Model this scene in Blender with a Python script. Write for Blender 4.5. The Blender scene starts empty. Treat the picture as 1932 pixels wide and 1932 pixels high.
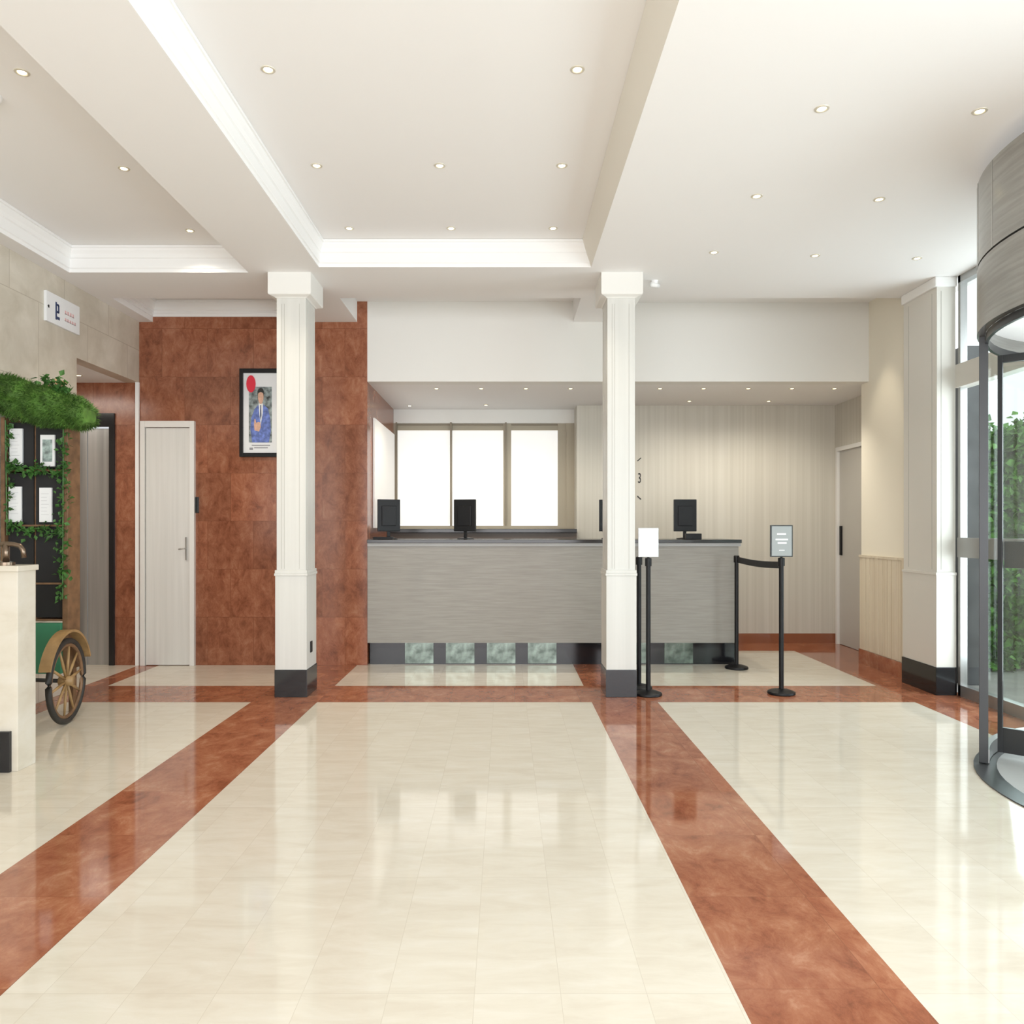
import bpy, bmesh, math, random
from mathutils import Vector, Matrix, noise
random.seed(7)
scn = bpy.context.scene
COL = scn.collection

# ------------------------------------------------------------------ materials
def new_mat(name):
    m = bpy.data.materials.new(name); m.use_nodes = True
    return m, m.node_tree, m.node_tree.nodes['Principled BSDF']

def pmat(name, col, rough=0.5, metal=0.0, spec=0.5, emit=None, estr=0.0, var=0.0, vscale=6.0, coat=0.0):
    m, nt, b = new_mat(name)
    b.inputs['Base Color'].default_value = (*col, 1)
    b.inputs['Roughness'].default_value = rough
    b.inputs['Metallic'].default_value = metal
    b.inputs['Specular IOR Level'].default_value = spec
    b.inputs['Coat Weight'].default_value = coat
    if emit:
        b.inputs['Emission Color'].default_value = (*emit, 1)
        b.inputs['Emission Strength'].default_value = estr
    if var > 0:
        tc = nt.nodes.new('ShaderNodeTexCoord'); n = nt.nodes.new('ShaderNodeTexNoise')
        n.inputs['Scale'].default_value = vscale; n.inputs['Detail'].default_value = 6
        r = nt.nodes.new('ShaderNodeValToRGB')
        r.color_ramp.elements[0].position = .3; r.color_ramp.elements[1].position = .7
        r.color_ramp.elements[0].color = (*[c*(1-var) for c in col], 1)
        r.color_ramp.elements[1].color = (*[min(1, c*(1+var)) for c in col], 1)
        nt.links.new(tc.outputs['Object'], n.inputs['Vector'])
        nt.links.new(n.outputs['Fac'], r.inputs['Fac'])
        nt.links.new(r.outputs['Color'], b.inputs['Base Color'])
    return m

def tile_mat(name, stops, nscale, stretch, tile, mortar, mcol, axes, rough, tilevar=0.15, detail=8, coat=0.0, offset=0.5, shift=(0,0), distort=0.4, spec=0.5, nrough=.62):
    """stone tiles; axes picks which world axes carry the tile grid"""
    m, nt, b = new_mat(name)
    L = nt.links.new
    geo = nt.nodes.new('ShaderNodeNewGeometry')
    sep = nt.nodes.new('ShaderNodeSeparateXYZ'); L(geo.outputs['Position'], sep.inputs[0])
    comb = nt.nodes.new('ShaderNodeCombineXYZ')
    L(sep.outputs[axes[0]], comb.inputs[0]); L(sep.outputs[axes[1]], comb.inputs[1])
    mp0 = nt.nodes.new('ShaderNodeMapping'); mp0.inputs['Location'].default_value = (shift[0], shift[1], 0)
    L(comb.outputs[0], mp0.inputs[0])
    br = nt.nodes.new('ShaderNodeTexBrick')
    br.offset = offset; br.squash = 1.0
    br.inputs['Scale'].default_value = 1.0
    br.inputs['Brick Width'].default_value = tile[0]; br.inputs['Row Height'].default_value = tile[1]
    br.inputs['Mortar Size'].default_value = mortar; br.inputs['Mortar Smooth'].default_value = 0.1
    br.inputs['Color1'].default_value = (0, 0, 0, 1); br.inputs['Color2'].default_value = (1, 1, 1, 1)
    br.inputs['Mortar'].default_value = (.5, .5, .5, 1)
    L(mp0.outputs[0], br.inputs['Vector'])
    mp = nt.nodes.new('ShaderNodeMapping'); mp.inputs['Scale'].default_value = stretch
    L(geo.outputs['Position'], mp.inputs[0])
    addv = nt.nodes.new('ShaderNodeVectorMath'); addv.operation = 'MULTIPLY_ADD'
    addv.inputs[1].default_value = (3.1, 3.1, 3.1)
    L(br.outputs['Color'], addv.inputs[0]); L(mp.outputs[0], addv.inputs[2])
    n = nt.nodes.new('ShaderNodeTexNoise'); n.inputs['Scale'].default_value = nscale
    n.inputs['Detail'].default_value = detail; n.inputs['Roughness'].default_value = nrough
    n.inputs['Distortion'].default_value = distort
    L(addv.outputs[0], n.inputs['Vector'])
    r = nt.nodes.new('ShaderNodeValToRGB')
    cr = r.color_ramp
    cr.elements[0].position = stops[0][0]; cr.elements[0].color = (*stops[0][1], 1)
    cr.elements[1].position = stops[-1][0]; cr.elements[1].color = (*stops[-1][1], 1)
    for p, c in stops[1:-1]:
        e = cr.elements.new(p); e.color = (*c, 1)
    L(n.outputs['Fac'], r.inputs['Fac'])
    mr = nt.nodes.new('ShaderNodeMapRange')
    mr.inputs['To Min'].default_value = 1 - tilevar; mr.inputs['To Max'].default_value = 1 + tilevar
    L(br.outputs['Color'], mr.inputs['Value'])
    mul = nt.nodes.new('ShaderNodeVectorMath'); mul.operation = 'SCALE'
    L(r.outputs['Color'], mul.inputs[0]); L(mr.outputs[0], mul.inputs['Scale'])
    mix = nt.nodes.new('ShaderNodeMix'); mix.data_type = 'RGBA'
    L(br.outputs['Fac'], mix.inputs['Factor'])
    L(mul.outputs[0], mix.inputs[6]); mix.inputs[7].default_value = (*mcol, 1)
    L(mix.outputs[2], b.inputs['Base Color'])
    b.inputs['Roughness'].default_value = rough
    b.inputs['Coat Weight'].default_value = coat; b.inputs['Coat Roughness'].default_value = 0.03
    b.inputs['Specular IOR Level'].default_value = spec
    return m

def streak_mat(name, c1, c2, scale, rough=0.5, detail=4, spec=0.4, p0=.35, p1=.65, metal=0.0):
    m, nt, b = new_mat(name); L = nt.links.new
    geo = nt.nodes.new('ShaderNodeNewGeometry'); mp = nt.nodes.new('ShaderNodeMapping')
    mp.inputs['Scale'].default_value = scale; L(geo.outputs['Position'], mp.inputs[0])
    n = nt.nodes.new('ShaderNodeTexNoise'); n.inputs['Scale'].default_value = 1.0; n.inputs['Detail'].default_value = detail
    L(mp.outputs[0], n.inputs['Vector'])
    r = nt.nodes.new('ShaderNodeValToRGB')
    r.color_ramp.elements[0].position = p0; r.color_ramp.elements[1].position = p1
    r.color_ramp.elements[0].color = (*c1, 1); r.color_ramp.elements[1].color = (*c2, 1)
    L(n.outputs['Fac'], r.inputs['Fac']); L(r.outputs['Color'], b.inputs['Base Color'])
    b.inputs['Roughness'].default_value = rough; b.inputs['Specular IOR Level'].default_value = spec
    b.inputs['Metallic'].default_value = metal
    return m

RED = [(.31, (.15, .048, .024)), (.44, (.25, .085, .043)), (.56, (.325, .125, .067)), (.72, (.42, .20, .118))]
RED_F = [(.31, (.20, .062, .030)), (.44, (.32, .108, .055)), (.56, (.40, .157, .083)), (.72, (.53, .27, .165))]
M_redwall = tile_mat('red_marble_wall', RED, 7, (1.5, 1.5, 1), (.40, .42), .0018, (.19, .065, .033), ('X', 'Z'), .2, .15, nrough=.76)
M_redside = tile_mat('red_marble_side', RED, 7, (1, 1, 1), (.5, .42), .0018, (.19, .065, .033), ('Y', 'Z'), .2, .15, nrough=.76)
M_redfloor = tile_mat('red_marble_floor', RED_F, 5, (1.5, 1, 1), (.4545, .5), .0012, (.27, .10, .052), ('X', 'Y'), .07, .07, offset=0, shift=(1.75, 0), nrough=.76)
BEI = [(.3, (.68, .61, .50)), (.5, (.735, .675, .565)), (.7, (.775, .725, .63))]
M_beige = tile_mat('cream_marble_floor', BEI, 3.5, (1.0, 4, 1), (.222, .66), .0008, (.62, .555, .45), ('X', 'Y'), .075, .012, offset=0, shift=(.079, 0), nrough=.66, distort=.6, spec=.55)
M_stonewall = tile_mat('cream_stone_wall', [(.3, (.54, .49, .40)), (.5, (.62, .57, .48)), (.7, (.70, .65, .56))], 4, (1, 1, 1), (.62, .55), .003, (.46, .41, .33), ('Y', 'Z'), .3, .05)
M_ceil = pmat('white_ceiling_paint', (.88, .87, .86), .7, spec=.2)
M_warmbeam = pmat('warm_white_beam_paint', (.80, .77, .70), .7, spec=.2)
M_trim = pmat('white_cornice_paint', (.89, .885, .875), .5, spec=.3)
M_white = pmat('white_wall_paint', (.83, .82, .785), .6, spec=.2)
M_cream = pmat('cream_wall_paint', (.87, .82, .70), .6, spec=.2)
M_wains = streak_mat('beige_grooved_wainscot', (.68, .59, .45), (.76, .68, .54), (3, 30, .4), .45)
M_stripe = streak_mat('pale_striped_panelling', (.56, .53, .46), (.63, .60, .53), (34, 34, .3), .4)
M_door = streak_mat('pale_door_veneer', (.69, .685, .655), (.75, .745, .715), (30, 30, .8), .35)
M_doorfr = pmat('door_frame_paint', (.78, .77, .74), .4)
M_desk = streak_mat('grey_brushed_laminate', (.29, .273, .243), (.35, .333, .30), (5, 5, 95), .4, detail=6, p0=.3, p1=.7)
M_desktop = pmat('dark_worktop', (.035, .033, .033), .18)
M_black = pmat('black_gloss_granite', (.012, .012, .014), .12)
M_blackp = pmat('black_plastic', (.010, .010, .011), .4, spec=.25)
M_blackmat = pmat('black_matte', (.012, .012, .013), .7)
M_dark = pmat('dark_grey_metal', (.05, .052, .055), .3, .6)
M_col = streak_mat('column_pale_laminate', (.64, .635, .60), (.69, .685, .65), (20, 20, .4), .35)
M_colsm = pmat('pilaster_cream_laminate', (.72, .70, .65), .35)
M_colline = pmat('column_edge_bead', (.50, .49, .45), .35)
M_steel = pmat('brushed_steel', (.52, .51, .49), .3, .8, var=.12, vscale=2)
M_lift = streak_mat('brushed_lift_steel', (.24, .24, .235), (.46, .455, .445), (9, 9, .3), .28, metal=.55)
M_steel2 = streak_mat('satin_steel_canopy', (.36, .355, .335), (.44, .435, .415), (3, 3, 60), .27, metal=.9)
M_alu = pmat('aluminium_frame', (.40, .40, .39), .35, .7)
M_alulite = pmat('pale_transom_paint', (.62, .60, .55), .45)
M_paper = pmat('white_paper', (.84, .85, .86), .5)
M_greytxt = pmat('grey_print', (.32, .32, .34), .6)
M_pinktxt = pmat('pale_red_print', (.74, .48, .48), .6)
M_blacktxt = pmat('black_print', (.01, .01, .01), .6)
M_navytxt = pmat('navy_print', (.03, .05, .13), .6)
M_redprint = pmat('red_print', (.75, .02, .05), .5)
M_blue = pmat('blue_suit_print', (.13, .19, .50), .5, var=.5, vscale=30)
M_skin = pmat('skin_tone_print', (.70, .42, .30), .5, var=.15, vscale=50)
M_photobg = pmat('dark_photo_print', (.22, .26, .26), .5, var=.95, vscale=24)
M_lens = pmat('lamp_lens', (1, .95, .8), .3, emit=(1, .82, .48), estr=8)
M_blind = pmat('backlit_roller_blind', (.72, .72, .70), .7, emit=(1, .985, .95), estr=.52)
M_tan = pmat('tan_window_surround', (.42, .37, .28), .5)
M_mull = pmat('brown_window_mullion', (.26, .22, .16), .5)
M_leaf = pmat('leaf_green', (.045, .135, .025), .5, var=.5, vscale=9)
M_turf = pmat('turf_green', (.075, .17, .025), .7, var=.5, vscale=14)
M_hedge = pmat('hedge_green', (.13, .33, .055), .6, var=.85, vscale=8)
M_wood = pmat('warm_brown_wood', (.20, .11, .055), .5, var=.3, vscale=18)
M_gold = pmat('ochre_painted_wood', (.34, .21, .09), .45, var=.25, vscale=12)
M_tyre = pmat('dark_tyre', (.03, .028, .025), .6)
M_cartgreen = pmat('cart_green_paint', (.05, .24, .13), .5)
M_podium = tile_mat('cream_podium_marble', [(.3, (.60, .54, .44)), (.5, (.68, .63, .53)), (.7, (.72, .68, .60))], 3, (1, 1, 2), (2, 2), .0005, (.6, .55, .45), ('X', 'Z'), .25, 0)
M_bronze = pmat('bronze_metal', (.20, .15, .11), .25, .9)
M_grey = pmat('grey_sign_face', (.36, .38, .38), .4)
M_pave = pmat('pale_pavement', (.55, .54, .51), .8, var=.15, vscale=3)
M_pier = pmat('grey_outdoor_stone', (.13, .135, .14), .7, var=.3, vscale=4)
M_orange = pmat('orange_blossom', (.6, .36, .2), .6)

def glass_mat(name, tint, gl=.1):
    m = bpy.data.materials.new(name); m.use_nodes = True
    nt = m.node_tree; nt.nodes.clear()
    o = nt.nodes.new('ShaderNodeOutputMaterial'); mx = nt.nodes.new('ShaderNodeMixShader')
    t = nt.nodes.new('ShaderNodeBsdfTransparent'); t.inputs[0].default_value = (*tint, 1)
    g = nt.nodes.new('ShaderNodeBsdfGlossy'); g.inputs['Roughness'].default_value = .02
    mx.inputs[0].default_value = gl
    nt.links.new(t.outputs[0], mx.inputs[1]); nt.links.new(g.outputs[0], mx.inputs[2])
    nt.links.new(mx.outputs[0], o.inputs[0])
    return m
M_glass = glass_mat('clear_glass', (.95, .975, .965), .03)

# ------------------------------------------------------------------ mesh helpers
def wloc(o):
    v = Vector(o.location)
    p = o.parent
    while p: v += p.location; p = p.parent
    return v

def finish(name, bm, mat, origin, parent=None, smooth=False, mats=None):
    me = bpy.data.meshes.new(name)
    bmesh.ops.recalc_face_normals(bm, faces=bm.faces)
    bmesh.ops.translate(bm, verts=bm.verts, vec=-Vector(origin))
    bm.to_mesh(me); bm.free()
    for mm in (mats or [mat]): me.materials.append(mm)
    if smooth:
        for p in me.polygons: p.use_smooth = True
    o = bpy.data.objects.new(name, me); COL.objects.link(o)
    if parent:
        o.parent = parent; o.location = Vector(origin) - wloc(parent)
    else:
        o.location = origin
    return o

def add_box(bm, b, bevel=0.0):
    x0, x1, y0, y1, z0, z1 = b
    r = bmesh.ops.create_cube(bm, size=1)
    vs = r['verts']
    for v in vs:
        v.co = Vector((x0 + (v.co.x + .5)*(x1-x0), y0 + (v.co.y + .5)*(y1-y0), z0 + (v.co.z + .5)*(z1-z0)))
    if bevel > 0:
        es = {e for v in vs for e in v.link_edges}
        bmesh.ops.bevel(bm, geom=list(es), offset=bevel, segments=2, affect='EDGES', profile=.7)

def boxes(name, bl, mat, parent=None, bevel=0.0):
    bm = bmesh.new()
    for b in bl: add_box(bm, b, bevel)
    xs = [b[0] for b in bl] + [b[1] for b in bl]; ys = [b[2] for b in bl] + [b[3] for b in bl]
    zs = [b[4] for b in bl]
    return finish(name, bm, mat, ((min(xs)+max(xs))/2, (min(ys)+max(ys))/2, min(zs)), parent)

def box(name, b, mat, parent=None, bevel=0.0): return boxes(name, [b], mat, parent, bevel)

def lathe(name, cx, cy, prof, mat, parent=None, seg=32, smooth=True, z0=0.0):
    bm = bmesh.new(); rings = []
    for r, z in prof:
        if r < 1e-5: rings.append([bm.verts.new((cx, cy, z+z0))])
        else: rings.append([bm.verts.new((cx+r*math.cos(2*math.pi*i/seg), cy+r*math.sin(2*math.pi*i/seg), z+z0)) for i in range(seg)])
    for a, b in zip(rings, rings[1:]):
        for i in range(seg):
            j = (i+1) % seg
            f = [a[i % len(a)], a[j % len(a)], b[j % len(b)], b[i % len(b)]]
            u = []
            for v in f:
                if v not in u: u.append(v)
            if len(u) > 2:
                try: bm.faces.new(u)
                except ValueError: pass
    o = finish(name, bm, mat, (cx, cy, z0+min(p[1] for p in prof)), parent, smooth)
    if smooth:
        for p in o.data.polygons: p.use_smooth = True
        o.data.set_sharp_from_angle(angle=math.radians(35))
    return o

def tube_bm(bm, pts, r, seg=10, closed=False):
    pts = [Vector(p) for p in pts]; n = len(pts); rings = []
    up = Vector((0, 0, 1))
    for i, p in enumerate(pts):
        if closed: t = (pts[(i+1) % n] - pts[i-1]).normalized()
        else: t = (pts[min(i+1, n-1)] - pts[max(i-1, 0)]).normalized()
        a = t.cross(up)
        if a.length < 1e-3: a = t.cross(Vector((0, 1, 0)))
        a.normalize(); b = t.cross(a).normalized()
        rr = r[i] if isinstance(r, (list, tuple)) else r
        rings.append([bm.verts.new(p + a*rr*math.cos(2*math.pi*k/seg) + b*rr*math.sin(2*math.pi*k/seg)) for k in range(seg)])
    rng = range(n) if closed else range(n-1)
    for i in rng:
        A, B = rings[i], rings[(i+1) % n]
        for k in range(seg): bm.faces.new((A[k], A[(k+1) % seg], B[(k+1) % seg], B[k]))
    if not closed:
        bm.faces.new(rings[0]); bm.faces.new(list(reversed(rings[-1])))

def tube(name, pts, r, mat, parent=None, seg=10, closed=False):
    bm = bmesh.new(); tube_bm(bm, pts, r, seg, closed)
    c = sum((Vector(p) for p in pts), Vector())/len(pts)
    return finish(name, bm, mat, c, parent, True)

def plate(name, pts, y, th, mat, parent=None):
    bm = bmesh.new()
    f = [bm.verts.new((x, y, z)) for x, z in pts]; b = [bm.verts.new((x, y+th, z)) for x, z in pts]
    bm.faces.new(f); bm.faces.new(list(reversed(b)))
    n = len(pts)
    for i in range(n): bm.faces.new((f[i], f[(i+1) % n], b[(i+1) % n], b[i]))
    cx = sum(p[0] for p in pts)/n; cz = sum(p[1] for p in pts)/n
    return finish(name, bm, mat, (cx, y, cz), parent)

def oval(cx, cz, rx, rz, n=24): return [(cx+rx*math.cos(2*math.pi*i/n), cz+rz*math.sin(2*math.pi*i/n)) for i in range(n)]

def empty(name, loc, label=None, category=None, group=None, parent=None):
    e = bpy.data.objects.new(name, None); e.empty_display_size = .1; COL.objects.link(e)
    if parent: e.parent = parent; e.location = Vector(loc) - wloc(parent)
    else: e.location = loc
    if label: e['label'] = label
    if category: e['category'] = category
    if group: e['group'] = group
    return e

def tag(o, label, category, group=None):
    o['label'] = label; o['category'] = category
    if group: o['group'] = group
    return o

def S(o, label=None):
    o['kind'] = 'structure'
    if label: o['label'] = label
    return o

def copy_thing(src, loc, label=None, rotz=0.0):
    o = src.copy(); COL.objects.link(o); o.location = loc; o.rotation_euler.z += rotz
    if label: o['label'] = label
    for c in list(src.children):
        k = c.copy(); COL.objects.link(k); k.parent = o
        for cc in list(c.children):
            q = cc.copy(); COL.objects.link(q); q.parent = k
    return o

def leaf_bm(bm, p, size, rnd, nrm=None):
    q = Matrix.Rotation(rnd.uniform(0, 6.28), 3, 'Z') @ Matrix.Rotation(rnd.uniform(-1.3, 1.3), 3, 'X') @ Matrix.Rotation(rnd.uniform(-1, 1), 3, 'Y')
    s = size*rnd.uniform(.6, 1.2)
    pts = [(-.05, 0, 0), (-.4, .45, .08), (0, 1, -.1), (.4, .45, .08)]
    vs = [bm.verts.new(Vector(p) + q @ (Vector(a)*s)) for a in pts]
    bm.faces.new((vs[0], vs[1], vs[2])); bm.faces.new((vs[0], vs[2], vs[3]))

# ------------------------------------------------------------------ floor
def grid_floor():
    xs = [-5.2, -3.2, -3.02, -1.75, -1.294, .596, 1.05, 2.82, 3.3]
    ys = [-4.0, 5.29, 5.84, 7.5, 8.4]
    bm = bmesh.new()
    V = {(i, j): bm.verts.new((x, y, 0)) for i, x in enumerate(xs) for j, y in enumerate(ys)}
    W = {(i, j): bm.verts.new((x, y, -.12)) for i, x in enumerate(xs) for j, y in enumerate(ys)}
    for i in range(len(xs)-1):
        for j in range(len(ys)-1):
            f = bm.faces.new((V[i, j], V[i+1, j], V[i+1, j+1], V[i, j+1]))
            red = (i in (1, 3, 5, 7)) or j == 1 or j == 3
            if i == 0: red = False
            f.material_index = 1 if red else 0
            bm.faces.new((W[i, j], W[i, j+1], W[i+1, j+1], W[i+1, j]))
    o = finish('floor', bm, None, (0, 0, 0), mats=[M_beige, M_redfloor])
    for p in o.data.polygons:
        if abs(p.normal.z) > .9 and p.normal.z < 0 and p.center.z > -.01: p.flip()
    return S(o, 'polished cream marble floor with red marble bands')
grid_floor()
S(box('floor_reception', (3.3, 3.6, 6.86, 8.4, -.1, 0), M_redfloor), 'red marble strip of floor by the side door')
g = box('ground', (3.3, 14, -6, 6.3, -.12, -.01), M_pave); S(g, 'pale outdoor pavement')
g = box('ground', (3.6, 14, 6.3, 14, -.12, -.01), M_pave); S(g, 'pale outdoor pavement')

# ------------------------------------------------------------------ ceiling with coffers
def coffer_ceiling():
    xs = [-3.32, -3.08, -1.80, -1.294, .594, .98, 3.44]
    ys = [-4.0, 5.316, 5.426, 6.02, 6.72]
    def hgt(i, j):
        xm = (xs[i]+xs[i+1])/2; ym = (ys[j]+ys[j+1])/2
        if -3.08 < xm < -1.8 and (ym < 5.426 or ym > 6.02): return 3.18
        if -1.294 < xm < .594 and (ym < 5.316 or ym > 6.02): return 3.18
        if xm > .98 and ym > 6.02: return 3.17
        return 3.0
    bm = bmesh.new()
    nx, ny = len(xs)-1, len(ys)-1
    for i in range(nx):
        for j in range(ny):
            h = hgt(i, j)
            bm.faces.new([bm.verts.new(c) for c in ((xs[i], ys[j], h), (xs[i], ys[j+1], h), (xs[i+1], ys[j+1], h), (xs[i+1], ys[j], h))])
            if i+1 < nx and abs(hgt(i+1, j)-h) > 1e-4:
                k = hgt(i+1, j); x = xs[i+1]
                bm.faces.new([bm.verts.new(c) for c in ((x, ys[j], h), (x, ys[j+1], h), (x, ys[j+1], k), (x, ys[j], k))])
            if j+1 < ny and abs(hgt(i, j+1)-h) > 1e-4:
                k = hgt(i, j+1); y = ys[j+1]
                bm.faces.new([bm.verts.new(c) for c in ((xs[i], y, h), (xs[i+1], y, h), (xs[i+1], y, k), (xs[i], y, k))])
    bm.faces.new([bm.verts.new(c) for c in ((-3.32, -4, 3.3), (3.44, -4, 3.3), (3.44, 6.86, 3.3), (-3.32, 6.86, 3.3))])
    me = bpy.data.meshes.new('ceiling'); bm.to_mesh(me); bm.free(); me.materials.append(M_ceil)
    o = bpy.data.objects.new('ceiling', me); COL.objects.link(o)
    return S(o, 'white coffered plaster ceiling')
coffer_ceiling()

def cornice(name, x0, x1, y0, y1, ztop, zbot, p=.05, sides=(0, 1, 2, 3)):
    prof = [(.0, zbot), (.008, zbot), (.008, zbot+.025), (.016, zbot+.03), (.016, ztop-.085), (.024, ztop-.08), (.03, ztop-.055), (p*.8, ztop-.035), (p*.85, ztop-.02), (p, ztop-.018), (p, ztop-.001)]
    bm = bmesh.new(); rings = []
    rx = 0 if 1 not in sides else 1
    for ins, z in prof:
        rings.append([bm.verts.new(c) for c in ((x0+ins, y0+ins, z), (x1-ins*rx, y0+ins, z), (x1-ins*rx, y1-ins, z), (x0+ins, y1-ins, z))])
    for a, b in zip(rings, rings[1:]):
        for i in sides: bm.faces.new((a[i], a[(i+1) % 4], b[(i+1) % 4], b[i]))
    return S(finish(name, bm, M_trim, ((x0+x1)/2, (y0+y1)/2, zbot)), 'white moulded plaster cornice')
cornice('trim_1', -1.294, .594, -4, 5.316, 3.18, 3.0, sides=(0, 2, 3))
# plain splayed face on the other side of the recess
bm = bmesh.new()
A = [bm.verts.new((x, -4, z)) for x, z in ((.5945, 3.0), (.5945, 3.179), (.53, 3.179))]
B = [bm.verts.new((x, 5.316, z)) for x, z in ((.5945, 3.0), (.5945, 3.179), (.53, 3.179))]
bm.faces.new(A); bm.faces.new(list(reversed(B)))
for i in range(3): bm.faces.new((A[i], A[(i+1) % 3], B[(i+1) % 3], B[i]))
S(finish('trim_8', bm, M_warmbeam, (.58, .6, 3.0)), 'plain warm white splayed beam face')
cornice('trim_2', -3.08, -1.80, -4, 5.426, 3.18, 3.0)
cornice('trim_3', -3.08, -1.80, 6.02, 6.72, 3.18, 3.045)

# ------------------------------------------------------------------ walls
S(boxes('wall_left', [(-3.32, -3.2, -4, 5.74, 0, 3.0), (-3.32, -3.2, 5.74, 6.72, 2.47, 3.0)], M_stonewall), 'cream stone tiled wall with an opening to the lift lobby')
S(box('wall_back', (-3.41, -1.205, 6.72, 6.86, 0, 3.3), M_redwall), 'polished red marble tiled wall')
S(box('wall_lobby_back', (-5.2, -4.35, 6.72, 6.86, 0, 3.3), M_redwall), 'polished red marble wall beside the lift')
S(box('wall_lobby_header', (-4.35, -3.41, 6.72, 6.86, 2.2, 3.3), M_redwall), 'polished red marble wall above the lift')
S(box('wall_lobby_side', (-5.3, -5.2, 4.6, 6.86, 0, 2.6), M_redside), 'red marble lift lobby wall')
S(box('wall_lobby_front', (-5.2, -3.32, 4.6, 4.7, 0, 2.6), M_stonewall), 'cream lift lobby wall')
S(box('ceiling_lobby', (-5.2, -3.32, 4.6, 6.72, 2.47, 2.6), M_ceil), 'white lift lobby ceiling')
S(box('trim_5', (-3.225, -3.195, 6.70, 6.72, 0, 2.47), M_trim), 'thin white corner trim')
S(box('wall_bulkhead', (-1.205, 3.44, 6.72, 6.86, 2.479, 3.3), M_white), 'white bulkhead above the reception opening')
S(box('ceiling_reception', (-1.33, 3.6, 6.86, 8.45, 2.479, 2.6), M_ceil), 'white lowered ceiling over the reception')
S(box('wall_reception_left', (-1.33, -1.205, 6.86, 8.4, 0, 2.479), M_redside), 'red marble side wall of the reception')
S(boxes('wall_reception_window', [(-1.205, .80, 8.3, 8.4, 0, 1.225), (-1.205, -1.18, 8.3, 8.4, 1.225, 2.33), (.66, .80, 8.3, 8.4, 1.225, 2.33)], M_tan), 'tan wall around the backlit windows')
S(box('wall_window_header', (-1.205, .80, 8.3, 8.4, 2.33, 2.479), M_white), 'white wall strip above the windows')
wi = 1
for (a, b) in ((-1.165, -.595), (-.572, -.02), (.065, .57)):
    w = box('window_%d' % wi, (a, b, 8.33, 8.36, 1.235, 2.255), M_blind); S(w, 'tall window with a glowing white roller blind')
    wi += 1
S(boxes('trim_6', [(-.020, .065, 8.32, 8.37, 1.225, 2.33), (.57, .66, 8.32, 8.37, 1.225, 2.33), (-1.18, .66, 8.335, 8.37, 2.255, 2.33)], M_tan), 'tan window mullions and head')
S(boxes('trim_9', [(-.595, -.575, 8.29, 8.37, 1.225, 2.34), (.0, .016, 8.29, 8.32, 1.225, 2.34), (-1.178, .66, 8.325, 8.335, 2.31, 2.335), (-1.18, -1.165, 8.29, 8.37, 1.225, 2.34)], M_mull), 'thin dark brown window dividers')
S(boxes('wall_reception_back', [(.747, 3.44, 8.02, 8.12, 0, 2.479), (.747, .80, 8.12, 8.3, 0, 2.479)], M_stripe), 'pale vertically striped panelled wall')
S(boxes('wall_reception_right', [(3.44, 3.56, 6.86, 7.32, 0, 2.479), (3.44, 3.56, 7.32, 7.97, 2.03, 2.479), (3.44, 3.56, 7.97, 8.12, 0, 2.479)], M_stripe), 'pale striped side wall with a door')
S(box('baseboard_back', (.80, 3.44, 8.0, 8.02, 0, .1), M_redfloor), 'red marble skirting')
S(box('wall_right', (3.18, 3.44, 5.98, 6.86, 0, 3.17), M_cream), 'cream painted wall')
gv = [(3.165, 3.18, 5.985, 6.86, .125, .95)]
S(boxes('trim_7', gv + [(3.16, 3.165, 5.99+.075*i, 5.99+.075*i+.06, .13, .94) for i in range(11)] + [(3.155, 3.18, 5.985, 6.86, .94, .96)], M_wains), 'beige grooved wainscot panelling')
S(box('baseboard_right', (3.155, 3.18, 5.985, 6.86, 0, .125), M_redfloor), 'red marble skirting')
p = box('reflected_light_panel', (-1.2, -1.185, 6.98, 8.24, 1.2, 2.2), M_blind); p.data.materials[0] = pmat('pale_reflected_glow', (.8, .78, .75), .4, emit=(1, .95, .90), estr=.15)  # faint glow set in the material, imitating window light reflected on the marble
tag(p, 'pale glowing panel imitating window light reflected on the red marble side wall', 'panel')

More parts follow.
